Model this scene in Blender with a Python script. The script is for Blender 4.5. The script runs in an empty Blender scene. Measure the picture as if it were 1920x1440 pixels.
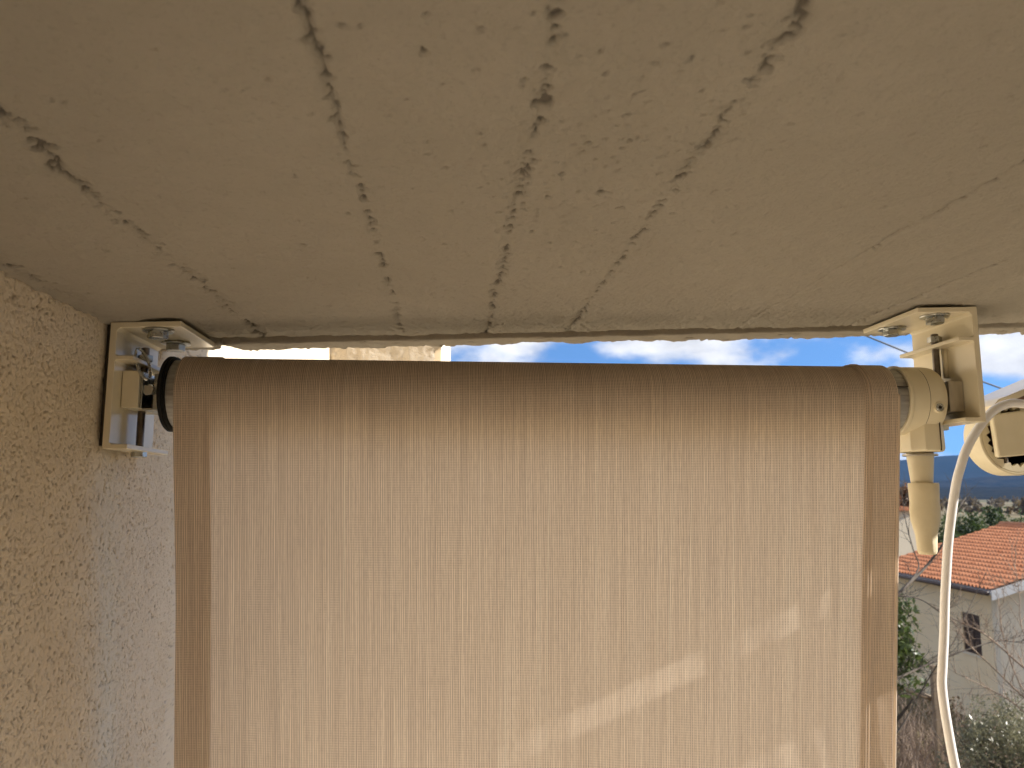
import bpy, bmesh, math, random
import numpy as np
from mathutils import Vector, Matrix, Quaternion

sc = bpy.context.scene
col = sc.collection
rad = math.radians
# ------------------------------------------------------------------ camera
F = 1480.0
PITCH = math.atan(210 / F)
YAW = math.atan(115 / F * math.cos(PITCH))
cam = bpy.data.objects.new('camera', bpy.data.cameras.new('camera'))
col.objects.link(cam)
cam.location = (0, 0, 0)                      # balcony heights are measured from the camera, ground is at -8
cam.rotation_euler = (rad(90) + PITCH, 0, -YAW)
cam.data.sensor_width = 36
cam.data.lens = 36 * F / 1920
cam.data.clip_start = 0.02
cam.data.clip_end = 20000
cam.data.dof.use_dof = True
cam.data.dof.focus_distance = 0.80
cam.data.dof.aperture_fstop = 16
sc.camera = cam
GROUND = -8.0

# ------------------------------------------------------------------ world + sun
SUN_AZ = rad(-6.9)       # from +X towards +Y
SUN_EL = rad(24.0)
to_sun = Vector((math.cos(SUN_AZ) * math.cos(SUN_EL), math.sin(SUN_AZ) * math.cos(SUN_EL), math.sin(SUN_EL)))
world = bpy.data.worlds.new('World')
sc.world = world
world.use_nodes = True
wn, wl = world.node_tree.nodes, world.node_tree.links
wn.clear()
def wnode(t, **kw):
    n = wn.new(t)
    for k, v in kw.items():
        setattr(n, k, v)
    return n
sky = wnode('ShaderNodeTexSky', sky_type='NISHITA')
sky.sun_disc = False
sky.sun_elevation = SUN_EL
sky.sun_rotation = rad(90) - SUN_AZ
sky.air_density = 1.0
sky.dust_density = 0.3
sky.ozone_density = 2.5
tc = wnode('ShaderNodeTexCoord')
sep = wnode('ShaderNodeSeparateXYZ')
wl.new(tc.outputs['Generated'], sep.inputs[0])
def wmath(op, a, b=None, c=None, clamp=False):
    n = wnode('ShaderNodeMath', operation=op, use_clamp=clamp)
    for i, v in enumerate((a, b, c)):
        if v is None: continue
        if isinstance(v, (int, float)): n.inputs[i].default_value = v
        else: wl.new(v, n.inputs[i])
    return n.outputs[0]
# the clear sky keeps its deep winter blue down to the hills: look it up a little higher
zlift = wmath('ADD', wmath('MULTIPLY', sep.outputs['Z'], 0.8), 0.2)
comb = wnode('ShaderNodeCombineXYZ')
wl.new(sep.outputs['X'], comb.inputs[0]); wl.new(sep.outputs['Y'], comb.inputs[1]); wl.new(zlift, comb.inputs[2])
nrm = wnode('ShaderNodeVectorMath', operation='NORMALIZE')
wl.new(comb.outputs[0], nrm.inputs[0])
wl.new(nrm.outputs[0], sky.inputs[0])
# clouds: heaped banks spread evenly over the whole sky
cc = wnode('ShaderNodeCombineXYZ'); wl.new(sep.outputs['X'], cc.inputs[0]); wl.new(sep.outputs['Y'], cc.inputs[1]); wl.new(wmath('MULTIPLY', sep.outputs['Z'], 2.0), cc.inputs[2])
def wnoise(scale, detail, rough):
    n = wnode('ShaderNodeTexNoise'); wl.new(cc.outputs[0], n.inputs['Vector'])
    n.inputs['Scale'].default_value = scale; n.inputs['Detail'].default_value = detail; n.inputs['Roughness'].default_value = rough
    return n.outputs[0]
n1 = wnoise(5.2, 9, 0.52)
mask = wnode('ShaderNodeMapRange', interpolation_type='SMOOTHSTEP')
wl.new(n1, mask.inputs[0]); mask.inputs[1].default_value = 0.42; mask.inputs[2].default_value = 0.58
n2 = wnoise(11, 7, 0.55)
shade = wnode('ShaderNodeMapRange'); wl.new(n2, shade.inputs[0])
shade.inputs[1].default_value = 0.3; shade.inputs[2].default_value = 0.7; shade.inputs[3].default_value = 0.52; shade.inputs[4].default_value = 1.0
cloudcol = wnode('ShaderNodeMix', data_type='RGBA', blend_type='MULTIPLY'); cloudcol.inputs[0].default_value = 1
cloudcol.inputs[6].default_value = (9.9, 9.8, 9.8, 1)
wl.new(shade.outputs[0], cloudcol.inputs[7])
tint = wnode('ShaderNodeMix', data_type='RGBA', blend_type='MULTIPLY'); tint.inputs[0].default_value = 1
tint.inputs[7].default_value = (0.86, 1.20, 1.56, 1)
wl.new(sky.outputs[0], tint.inputs[6])
smix = wnode('ShaderNodeMix', data_type='RGBA')
wl.new(wmath('MULTIPLY', mask.outputs[0], 0.92), smix.inputs[0])
wl.new(tint.outputs[2], smix.inputs[6]); wl.new(cloudcol.outputs[2], smix.inputs[7])
bg = wnode('ShaderNodeBackground'); bg.inputs[1].default_value = 0.058
wl.new(smix.outputs[2], bg.inputs[0])
wo = wnode('ShaderNodeOutputWorld'); wl.new(bg.outputs[0], wo.inputs[0])

sl = bpy.data.lights.new('sun', 'SUN'); sl.energy = 4.2; sl.angle = rad(0.53); sl.color = (1.0, 0.94, 0.86)
so = bpy.data.objects.new('sun', sl); col.objects.link(so)
so.rotation_euler = to_sun.to_track_quat('Z', 'Y').to_euler()
so.location = (6, -1, 5)

sc.view_settings.view_transform = 'Standard'
sc.view_settings.look = 'None'
sc.view_settings.exposure = 1.23
sc.view_settings.gamma = 1
sc.view_settings.use_curve_mapping = False
sc.render.engine = 'CYCLES'
sc.cycles.max_bounces = 10
sc.cycles.diffuse_bounces = 6
sc.cycles.glossy_bounces = 4
sc.cycles.transmission_bounces = 4
sc.cycles.transparent_max_bounces = 16
sc.cycles.volume_bounces = 0
sc.cycles.use_denoising = True
sc.cycles.denoiser = 'OPENIMAGEDENOISE'
sc.cycles.denoising_input_passes = 'RGB_ALBEDO_NORMAL'
sc.cycles.denoising_prefilter = 'ACCURATE'
sc.cycles.sample_clamp_indirect = 6
sc.cycles.caustics_reflective = False
sc.cycles.caustics_refractive = False

# ------------------------------------------------------------------ helpers
rng = np.random.default_rng(7)
random.seed(7)
fwv = Vector((math.sin(YAW) * math.cos(PITCH), math.cos(YAW) * math.cos(PITCH), math.sin(PITCH)))
rtv = Vector((math.cos(YAW), -math.sin(YAW), 0)); upv = rtv.cross(fwv)
def ray(px, py): return fwv + rtv * ((px - 960) / F) - upv * ((py - 720) / F)
def atY(px, py, y): d = ray(px, py); return d * (y / d.y)
def atZ(px, py, z): d = ray(px, py); return d * (z / d.z)
def ceil_z(x): return 0.164 + 0.0363 * (x + 0.319)      # the slab rises slightly to the right

def link(o, parent=None):
    col.objects.link(o)
    if parent is not None:
        o.parent = parent
    return o
def tag(o, label=None, cat=None, group=None, kind=None):
    if label: o['label'] = label
    if cat: o['category'] = cat
    if group: o['group'] = group
    if kind: o['kind'] = kind
    return o
def empty(name, loc, label, cat, group=None):
    o = bpy.data.objects.new(name, None); o.location = loc; o.empty_display_size = 0.05
    col.objects.link(o)
    return tag(o, label, cat, group)
def mobj(name, verts, faces, m, parent=None, smooth=False, bevel=None, segs=2):
    me = bpy.data.meshes.new(name)
    v = np.asarray(verts, dtype=float)
    if parent is not None:
        v = v - np.array(wloc(parent))
    me.from_pydata(v.tolist(), [], [tuple(int(i) for i in f) for f in faces]); me.update()
    return finish(name, me, m, parent, smooth, bevel, segs)
def wloc(o):
    p = Vector((0, 0, 0))
    while o is not None:
        p += o.location; o = o.parent
    return p
def finish(name, me, m, parent, smooth, bevel=None, segs=2):
    if m is not None: me.materials.append(m)
    if smooth:
        me.polygons.foreach_set('use_smooth', [True] * len(me.polygons))
    o = bpy.data.objects.new(name, me)
    if bevel:
        b = o.modifiers.new('bevel', 'BEVEL'); b.width = bevel; b.segments = segs; b.limit_method = 'ANGLE'; b.angle_limit = rad(35)
        b.harden_normals = True
        me.polygons.foreach_set('use_smooth', [True] * len(me.polygons))
    return link(o, parent)
class MB:
    """collects shapes in world coordinates, built as one mesh"""
    def __init__(s): s.v = []; s.f = []
    def add(s, v, f):
        b = len(s.v); s.v += [tuple(p) for p in v]; s.f += [tuple(i + b for i in q) for q in f]; return s
    def box(s, a, b):
        x0, y0, z0 = a; x1, y1, z1 = b
        v = [(x0,y0,z0),(x1,y0,z0),(x1,y1,z0),(x0,y1,z0),(x0,y0,z1),(x1,y0,z1),(x1,y1,z1),(x0,y1,z1)]
        return s.add(v, [(0,3,2,1),(4,5,6,7),(0,1,5,4),(1,2,6,5),(2,3,7,6),(3,0,4,7)])
    def prism(s, poly, axis, a, b):
        """poly: list of 2d points; axis: extrusion axis"""
        n = len(poly); v = []
        for t in (a, b):
            for (p, q) in poly:
                v.append({'x': (t, p, q), 'y': (p, t, q), 'z': (p, q, t)}[axis])
        f = [tuple(range(n)), tuple(range(2*n-1, n-1, -1))] + [(i, i+n, (i+1) % n + n, (i+1) % n) for i in range(n)]
        return s.add(v, f)
    def lathe(s, prof, axis, c, n=48, closed=False):
        """prof: (t, r) along axis from centre c"""
        c = Vector(c); v = []; m = len(prof)
        for t, r in prof:
            for k in range(n):
                a = 2 * math.pi * k / n; p, q = r * math.cos(a), r * math.sin(a)
                v.append(c + Vector({'x': (t, p, q), 'y': (p, t, q), 'z': (p, q, t)}[axis]))
        f = []
        for i in range(m - 1 if not closed else m):
            j = (i + 1) % m
            for k in range(n):
                k2 = (k + 1) % n
                f.append((i*n+k, i*n+k2, j*n+k2, j*n+k))
        if not closed:
            if prof[0][1] > 1e-6: f.append(tuple(range(n-1, -1, -1)))
            if prof[-1][1] > 1e-6: f.append(tuple((m-1)*n + k for k in range(n)))
        return s.add(v, f)
    def tube(s, pts, radii, n=8, caps=True):
        pts = [Vector(p) for p in pts]
        if isinstance(radii, (int, float)): radii = [radii] * len(pts)
        v = []; ref = None
        for i, p in enumerate(pts):
            d = (pts[min(i+1, len(pts)-1)] - pts[max(i-1, 0)]).normalized()
            if ref is None:
                ref = d.orthogonal().normalized()
            else:
                ref = (ref - d * ref.dot(d)).normalized()
            b = d.cross(ref)
            for k in range(n):
                a = 2 * math.pi * k / n
                v.append(p + (ref * math.cos(a) + b * math.sin(a)) * radii[i])
        f = []
        for i in range(len(pts) - 1):
            for k in range(n):
                k2 = (k + 1) % n
                f.append((i*n+k, i*n+k2, (i+1)*n+k2, (i+1)*n+k))
        if caps:
            f.append(tuple(range(n-1, -1, -1))); f.append(tuple((len(pts)-1)*n + k for k in range(n)))
        return s.add(v, f)
    def build(s, name, m, parent=None, smooth=False, bevel=None, segs=2):
        o = mobj(name, s.v, s.f, m, parent, smooth, bevel, segs)
        bm = bmesh.new(); bm.from_mesh(o.data); bmesh.ops.recalc_face_normals(bm, faces=bm.faces); bm.to_mesh(o.data); bm.free()
        return o
def smooth_angle(o, deg=40):
    o.data.polygons.foreach_set('use_smooth', [True] * len(o.data.polygons))
    o.data.set_sharp_from_angle(angle=rad(deg))
    return o
def spline(pts, n=8):
    """Catmull-Rom through points"""
    P = [Vector(p) for p in pts]; P = [P[0] * 2 - P[1]] + P + [P[-1] * 2 - P[-2]]; out = []
    for i in range(1, len(P) - 2):
        for k in range(n):
            t = k / n
            out.append(0.5 * ((2*P[i]) + (P[i+1]-P[i-1])*t + (2*P[i-1]-5*P[i]+4*P[i+1]-P[i+2])*t*t + (3*P[i]-P[i-1]-3*P[i+1]+P[i+2])*t**3))
    out.append(P[-2]); return out
# numpy value noise
def vnoise(x, y, seed):
    xi = np.floor(x).astype(np.int64); yi = np.floor(y).astype(np.int64)
    xf = x - xi; yf = y - yi
    def h(a, b):
        n = (a * 374761393 + b * 668265263 + seed * 144269504) & 0xffffffff
        n = ((n ^ (n >> 13)) * 1274126177) & 0xffffffff
        n = ((n ^ (n >> 16)) * 2246822519) & 0xffffffff
        return ((n ^ (n >> 15)) & 0xffffff) / float(0xffffff)
    u = xf*xf*xf*(xf*(xf*6-15)+10); w = yf*yf*yf*(yf*(yf*6-15)+10)
    return (h(xi, yi)*(1-u) + h(xi+1, yi)*u)*(1-w) + (h(xi, yi+1)*(1-u) + h(xi+1, yi+1)*u)*w
def fbm(x, y, seed, o=4, g=0.5):
    s = 0; a = 1; t = 0
    for k in range(o):
        s = s + a * vnoise(x * 2**k, y * 2**k, seed + k * 17); t += a; a *= g
    return s / t
def sstep(a, b, x):
    t = np.clip((x - a) / (b - a), 0, 1); return t*t*(3-2*t)
def grid_mesh(name, X, Y, Z, m, attr=None, smooth=True, flip=False, parent=None):
    r, c = X.shape
    v = np.stack([X, Y, Z], -1).reshape(-1, 3)
    idx = np.arange(r*c).reshape(r, c)
    q = np.stack([idx[:-1,:-1], idx[:-1,1:], idx[1:,1:], idx[1:,:-1]], -1).reshape(-1, 4)
    if flip: q = q[:, ::-1]
    me = bpy.data.meshes.new(name)
    me.vertices.add(len(v)); me.vertices.foreach_set('co', v.astype(np.float32).ravel())
    me.loops.add(q.size); me.loops.foreach_set('vertex_index', q.astype(np.int32).ravel())
    me.polygons.add(len(q)); me.polygons.foreach_set('loop_start', np.arange(0, q.size, 4, dtype=np.int32))
    me.polygons.foreach_set('loop_total', np.full(len(q), 4, dtype=np.int32))
    me.update(calc_edges=True)
    if attr:
        for k, a in attr.items():
            at = me.attributes.new(k, 'FLOAT', 'POINT'); at.data.foreach_set('value', a.astype(np.float32).ravel())
    me.validate()
    return finish(name, me, m, parent, smooth)

# ------------------------------------------------------------------ materials
MATS = {}
class Mat:
    def __init__(s, name, rough=0.7, metal=0.0, spec=0.5):
        s.m = bpy.data.materials.new(name); s.m.use_nodes = True; s.n = s.m.node_tree.nodes; s.l = s.m.node_tree.links
        s.b = s.n['Principled BSDF']; s.b.inputs['Roughness'].default_value = rough; s.b.inputs['Metallic'].default_value = metal
        s.b.inputs['Specular IOR Level'].default_value = spec
        s.tc = s.n.new('ShaderNodeTexCoord')
    def set(s, sock, v):
        if isinstance(v, (int, float)): sock.default_value = v
        elif isinstance(v, tuple): sock.default_value = v if len(v) == 4 else (*v, 1)
        else: s.l.new(v, sock)
    def noise(s, scale, detail=4, rough=0.5, vec=None, stretch=None):
        t = s.n.new('ShaderNodeTexNoise'); t.inputs['Scale'].default_value = scale; t.inputs['Detail'].default_value = detail
        t.inputs['Roughness'].default_value = rough
        src = vec or s.tc.outputs['Object']
        if stretch:
            mp = s.n.new('ShaderNodeMapping'); mp.inputs['Scale'].default_value = stretch; s.l.new(src, mp.inputs[0]); src = mp.outputs[0]
        s.l.new(src, t.inputs['Vector']); return t.outputs[0]
    def mix(s, f, a, b, blend='MIX'):
        n = s.n.new('ShaderNodeMix'); n.data_type = 'RGBA'; n.blend_type = blend
        s.set(n.inputs[0], f); s.set(n.inputs[6], a); s.set(n.inputs[7], b); return n.outputs[2]
    def range(s, v, a, b, c=0.0, d=1.0):
        n = s.n.new('ShaderNodeMapRange'); s.set(n.inputs[0], v)
        for i, q in enumerate((a, b, c, d)): n.inputs[i+1].default_value = q
        return n.outputs[0]
    def math(s, op, a, b=None, c=None):
        n = s.n.new('ShaderNodeMath'); n.operation = op
        for i, v in enumerate((a, b, c)):
            if v is not None: s.set(n.inputs[i], v)
        return n.outputs[0]
    def bump(s, h, strength=0.3, dist=0.001):
        n = s.n.new('ShaderNodeBump'); n.inputs['Strength'].default_value = strength; n.inputs['Distance'].default_value = dist
        s.l.new(h, n.inputs['Height']); s.l.new(n.outputs[0], s.b.inputs['Normal']); return n.outputs[0]
    def attr(s, name):
        n = s.n.new('ShaderNodeAttribute'); n.attribute_name = name; return n.outputs['Fac']
    def color(s, v): s.set(s.b.inputs['Base Color'], v); return s
def simple(name, a, b, scale=30, rough=0.6, metal=0, bumpd=0, spec=0.5, stretch=None, bscale=None):
    m = Mat(name, rough, metal, spec)
    m.color(m.mix(m.range(m.noise(scale, 5, 0.6, stretch=stretch), 0.3, 0.7), a, b))
    if bumpd: m.bump(m.noise(bscale or scale * 3, 5, 0.6), 0.6, bumpd)
    return m.m

# painted concrete ceiling; the voids get a darker colour
m = Mat('ceiling_paint', 0.85, spec=0.25)
big = m.range(m.noise(5, 4), 0.3, 0.7)
base = m.mix(big, (0.430, 0.392, 0.325), (0.488, 0.447, 0.376))
base = m.mix(m.range(m.noise(60, 5, 0.65), 0.35, 0.75, 0, 0.35), base, (0.40, 0.37, 0.30))
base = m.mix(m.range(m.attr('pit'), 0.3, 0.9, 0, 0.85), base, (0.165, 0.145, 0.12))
base = m.mix(m.range(m.noise(330, 4, 0.6), 0.56, 0.74, 0, 0.30), base, (0.25, 0.225, 0.18))
m.color(base); m.bump(m.noise(260, 6, 0.8), 1.0, 0.003)
CEIL = m.m
# rough spray stucco
m = Mat('stucco', 0.9, spec=0.2)
base = m.mix(m.range(m.noise(9, 4), 0.3, 0.7), (0.79, 0.68, 0.515), (0.86, 0.755, 0.585))
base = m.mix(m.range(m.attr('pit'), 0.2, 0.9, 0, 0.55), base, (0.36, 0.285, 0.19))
m.color(base)
m.bump(m.noise(420, 6, 0.75), 0.9, 0.0016)
STUCCO = m.m
m = Mat('smooth_render', 0.85, spec=0.2)
m.color(m.mix(m.range(m.noise(14, 6), 0.3, 0.7), (0.40, 0.34, 0.26), (0.50, 0.44, 0.35)))
m.bump(m.noise(38, 7, 0.62), 0.7, 0.012)
RENDER = m.m
m = Mat('floor_tile', 0.45)
m.color(m.mix(m.range(m.noise(7, 5), 0.3, 0.7), (0.38, 0.325, 0.265), (0.47, 0.41, 0.345)))
FLOOR = m.m
# cream powder coat
m = Mat('cream_powder_coat', 0.22, spec=0.5)
m.color(m.mix(m.range(m.noise(40, 4), 0.3, 0.7), (0.72, 0.65, 0.48), (0.76, 0.69, 0.52)))
m.bump(m.noise(700, 3, 0.5), 0.12, 0.0003)
CREAM = m.m
m = Mat('cream_plastic', 0.42, spec=0.4)
m.color(m.mix(m.range(m.noise(35, 4), 0.3, 0.7), (0.69, 0.62, 0.44), (0.74, 0.67, 0.49)))
m.set(m.b.inputs['Roughness'], m.range(m.noise(90, 4), 0.3, 0.7, 0.36, 0.5))
m.bump(m.noise(500, 3, 0.5), 0.1, 0.0003)
PLASTIC = m.m
m = Mat('cream_rubber', 0.6, spec=0.35)
m.color(m.mix(m.range(m.noise(60, 4), 0.3, 0.7), (0.65, 0.57, 0.385), (0.71, 0.63, 0.44)))
m.bump(m.noise(260, 4, 0.6), 0.2, 0.0006)
RUBBER = m.m
def metal(name, a, b, rough, stretch=None, scale=120):
    m = Mat(name, rough, 1.0)
    n = m.noise(scale, 5, 0.6, stretch=stretch)
    m.color(m.mix(m.range(n, 0.3, 0.7), a, b)); m.set(m.b.inputs['Roughness'], m.range(n, 0.3, 0.7, rough - 0.1, rough + 0.12))
    return m.m
ZINC = metal('zinc_plate', (0.42, 0.43, 0.41), (0.60, 0.61, 0.58), 0.3)
STEEL = metal('dark_steel', (0.14, 0.12, 0.10), (0.24, 0.21, 0.18), 0.45)
GALV = metal('galvanised_tube', (0.27, 0.26, 0.25), (0.55, 0.54, 0.51), 0.5, (40, 260, 260), 1)
ALU = metal('brushed_block', (0.45, 0.42, 0.37), (0.60, 0.56, 0.49), 0.42, (200, 40, 40), 1)
BLACK = simple('black_plastic', (0.006, 0.006, 0.007), (0.012, 0.012, 0.012), 80, 0.6, spec=0.2)
GAP = simple('dark_seam', (0.035, 0.026, 0.018), (0.05, 0.04, 0.03), 80, 0.8)
BROWN = simple('brown_painted_inside', (0.22, 0.11, 0.06), (0.30, 0.16, 0.09), 60, 0.55)
WHITECAB = simple('white_cable_sheath', (0.80, 0.79, 0.78), (0.84, 0.83, 0.82), 60, 0.32)
WIRE = simple('grey_wire', (0.10, 0.10, 0.09), (0.16, 0.16, 0.14), 20, 0.6)

# woven screen cloth: UV in metres (u across, v along the cloth)
def cloth(name, bright=1.0, trans=0.40):
    m = Mat(name, 0.6, spec=0.25)
    uv = m.n.new('ShaderNodeUVMap').outputs[0]
    sp = m.n.new('ShaderNodeSeparateXYZ'); m.l.new(uv, sp.inputs[0])
    P = 0.00162
    def wave(s, off=0.0):
        return m.math('ADD', m.math('MULTIPLY', m.math('COSINE', m.math('ADD', m.math('MULTIPLY', s, 2 * math.pi / P), off)), 0.5), 0.5)
    wob = m.math('MULTIPLY', m.noise(3, 2, vec=uv, stretch=(70, 1.2, 1)), 9.0)
    hu = wave(sp.outputs[0], wob); hv = wave(sp.outputs[1])
    weave_shade = m.range(m.math('MULTIPLY', hu, m.math('ADD', m.math('MULTIPLY', hv, 0.75), 0.25)), 0.42, 0.80)
    st1 = m.noise(1, 3, 0.6, vec=uv, stretch=(160, 3.0, 1))
    st2 = m.noise(1, 2, 0.5, vec=uv, stretch=(900, 7.0, 1))
    st3 = m.noise(1, 2, 0.5, vec=uv, stretch=(640, 0.9, 1))
    yarn = m.mix(m.range(st1, 0.3, 0.7), (0.80 * bright, 0.675 * bright, 0.54 * bright), (0.94 * bright, 0.82 * bright, 0.67 * bright))
    yarn = m.mix(m.range(st2, 0.42, 0.62, 0, 0.65), yarn, (0.66 * bright, 0.55 * bright, 0.45 * bright))
    st4 = m.noise(1, 3, 0.6, vec=uv, stretch=(620, 95, 1))
    yarn = m.mix(m.range(st4, 0.45, 0.70, 0, 0.42), yarn, (0.56 * bright, 0.46 * bright, 0.37 * bright))
    yarn = m.mix(m.range(st3, 0.62, 0.70, 0, 0.9), yarn, (0.90 * bright, 0.82 * bright, 0.68 * bright))
    yarn = m.mix(m.math('MULTIPLY', hu, 0.25), yarn, (0.48 * bright, 0.37 * bright, 0.26 * bright))
    c = m.mix(weave_shade, yarn, (0.20, 0.155, 0.12))  # shade in the gaps between yarns is put into the colour
    m.color(c)
    h = m.math('SUBTRACT', 1.0, m.math('MULTIPLY', hu, hv))
    nb = m.bump(h, 0.25, 0.0004)
    hs = m.n.new('ShaderNodeHueSaturation'); hs.inputs['Saturation'].default_value = 0.85; m.l.new(c, hs.inputs['Color'])
    tr = m.n.new('ShaderNodeBsdfTranslucent'); m.set(tr.inputs['Color'], hs.outputs[0])
    mx = m.n.new('ShaderNodeMixShader'); mx.inputs[0].default_value = trans
    m.l.new(m.b.outputs[0], mx.inputs[1]); m.l.new(tr.outputs[0], mx.inputs[2])
    out = m.n['Material Output']; m.l.new(mx.outputs[0], out.inputs['Surface'])
    return m.m
CLOTH = cloth('screen_cloth')

# ------------------------------------------------------------------ ceiling slab
EDGE = 0.849          # where the drip groove runs
def axis_pts(segments):
    out = []
    for a, b, n in segments:
        out += list(np.linspace(a, b, n, endpoint=False))
    out.append(segments[-1][1]); return np.array(out)
gx = axis_pts([(-0.324, 0.72, 800), (0.72, 1.02, 12)])
gy = axis_pts([(-1.3, 0.22, 16), (0.22, EDGE, 430)])
X, Y = np.meshgrid(gx, gy)
SEAMS = [(-0.202, 0.0046, 1.0, 0.10), (-0.053, 0.0022, 0.95, 0.35), (0.038, 0.0029, 1.05, 0.2), (0.129, 0.0031, 1.1, 0.2),
         (0.320, 0.0020, 0.95, 0.4), (0.452, 0.0025, 1.0, 0.3), (-0.314, 0.005, 0.7, 0.0)]
dz = (fbm(X * 9, Y * 9, 3) - 0.5) * 0.004 + (fbm(X * 60, Y * 45, 11, 4) - 0.5) * 0.0022 + (fbm(X * 240, Y * 200, 19, 3) - 0.5) * 0.0011
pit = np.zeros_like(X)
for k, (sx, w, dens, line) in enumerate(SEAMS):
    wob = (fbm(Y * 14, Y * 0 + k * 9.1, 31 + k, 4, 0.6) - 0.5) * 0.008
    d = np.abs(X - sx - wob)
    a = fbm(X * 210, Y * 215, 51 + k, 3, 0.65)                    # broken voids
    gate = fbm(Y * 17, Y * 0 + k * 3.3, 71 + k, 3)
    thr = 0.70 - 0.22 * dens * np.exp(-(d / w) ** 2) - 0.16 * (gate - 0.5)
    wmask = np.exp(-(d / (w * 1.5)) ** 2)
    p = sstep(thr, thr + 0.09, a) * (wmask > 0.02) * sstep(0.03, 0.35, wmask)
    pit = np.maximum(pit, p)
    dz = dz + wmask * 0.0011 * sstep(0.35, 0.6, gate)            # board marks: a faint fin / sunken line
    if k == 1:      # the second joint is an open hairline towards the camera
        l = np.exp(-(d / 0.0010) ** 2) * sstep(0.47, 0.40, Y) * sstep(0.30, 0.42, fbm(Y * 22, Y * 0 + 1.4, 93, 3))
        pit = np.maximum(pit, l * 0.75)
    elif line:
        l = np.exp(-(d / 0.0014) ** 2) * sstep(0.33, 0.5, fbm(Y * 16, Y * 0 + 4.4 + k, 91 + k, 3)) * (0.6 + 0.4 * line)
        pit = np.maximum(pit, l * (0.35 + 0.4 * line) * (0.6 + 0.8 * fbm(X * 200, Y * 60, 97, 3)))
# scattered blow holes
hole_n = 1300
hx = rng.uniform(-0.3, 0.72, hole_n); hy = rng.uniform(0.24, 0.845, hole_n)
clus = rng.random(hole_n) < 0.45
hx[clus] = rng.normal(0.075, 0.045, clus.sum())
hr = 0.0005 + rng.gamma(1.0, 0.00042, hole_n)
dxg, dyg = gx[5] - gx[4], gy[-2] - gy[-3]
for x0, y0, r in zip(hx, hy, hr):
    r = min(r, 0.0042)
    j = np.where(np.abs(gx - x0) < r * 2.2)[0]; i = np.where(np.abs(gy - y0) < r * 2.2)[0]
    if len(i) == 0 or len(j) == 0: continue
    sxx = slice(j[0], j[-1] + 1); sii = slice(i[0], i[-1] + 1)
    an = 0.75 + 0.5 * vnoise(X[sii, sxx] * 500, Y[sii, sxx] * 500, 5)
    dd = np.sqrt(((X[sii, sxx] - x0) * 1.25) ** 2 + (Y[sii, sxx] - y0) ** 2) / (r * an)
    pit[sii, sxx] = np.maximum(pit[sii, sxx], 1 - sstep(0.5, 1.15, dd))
# trowel ridges near the groove
near = sstep(0.60, 0.84, Y)
dz = dz + near * (fbm(X * 260, Y * 300, 13, 3, 0.7) - 0.5) * 0.0030
wedge = sstep(-0.27, -0.318, X)
dz = dz - wedge * 0.004 + wedge * (fbm(X * 90, Y * 130, 23, 3) - 0.5) * 0.004
Z = 0.164 + 0.0363 * (X + 0.319) + dz + pit * 0.0031
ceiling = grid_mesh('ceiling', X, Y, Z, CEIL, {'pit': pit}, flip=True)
tag(ceiling, 'beige painted concrete balcony ceiling with pitted board seams', kind='structure')
# slab body above (closes it to the sky) with the storey over it
body = MB().box((-0.324, -1.3, 0.222), (1.02, 0.90, 0.43))
body.box((-0.324, 0.80, 0.43), (1.02, 0.90, 1.45))
body.build('slab_body', CEIL, ceiling)
# closing strips of the slab's right side
MB().box((1.021, -1.3, 0.205), (1.05, 0.90, 0.43)).build('slab_end', CEIL, ceiling)
# drip groove and the rough lip outside it
gx2 = axis_pts([(-0.324, 0.72, 620), (0.72, 1.02, 12)])
prof = [(0.0, 0.0), (0.0, 0.004), (0.0006, 0.012), (0.004, 0.0185), (0.022, 0.018), (0.0275, 0.009), (0.0285, 0.003), (0.0290, 0.0006)] + \
       [(0.0290 + t, -0.0006) for t in np.linspace(0.0012, 0.040, 18)] + [(0.071, 0.0015), (0.073, 0.010), (0.073, 0.06)]
pv = np.array(prof)
U, V = np.meshgrid(gx2, np.arange(len(pv)))
yy = EDGE + pv[V, 0]; zz = 0.164 + 0.0363 * (U + 0.319) + pv[V, 1]
jag = (fbm(U * 60, U * 0 + 2.0, 41, 5, 0.66) - 0.5) * 0.030 + (fbm(U * 9, U * 0 + 7.0, 43, 3) - 0.5) * 0.014
notch = np.exp(-np.abs((U + 0.2530) / 0.0062) ** 1.3) * 0.046
fac = sstep(0.032, 0.070, pv[V, 0])
yy = yy + jag * fac - notch * fac - 0.004 * fac
zz = zz + ((fbm(U * 45, yy * 60, 47, 4) - 0.5) * 0.0018 + (fbm(U * 200, yy * 300, 49, 3) - 0.5) * 0.0012) * (V > 0)
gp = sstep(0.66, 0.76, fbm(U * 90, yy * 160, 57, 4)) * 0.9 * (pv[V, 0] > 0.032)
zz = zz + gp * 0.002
grid_mesh('drip_edge', U, yy, zz, CEIL, {'pit': gp}, flip=True, parent=ceiling)

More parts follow.
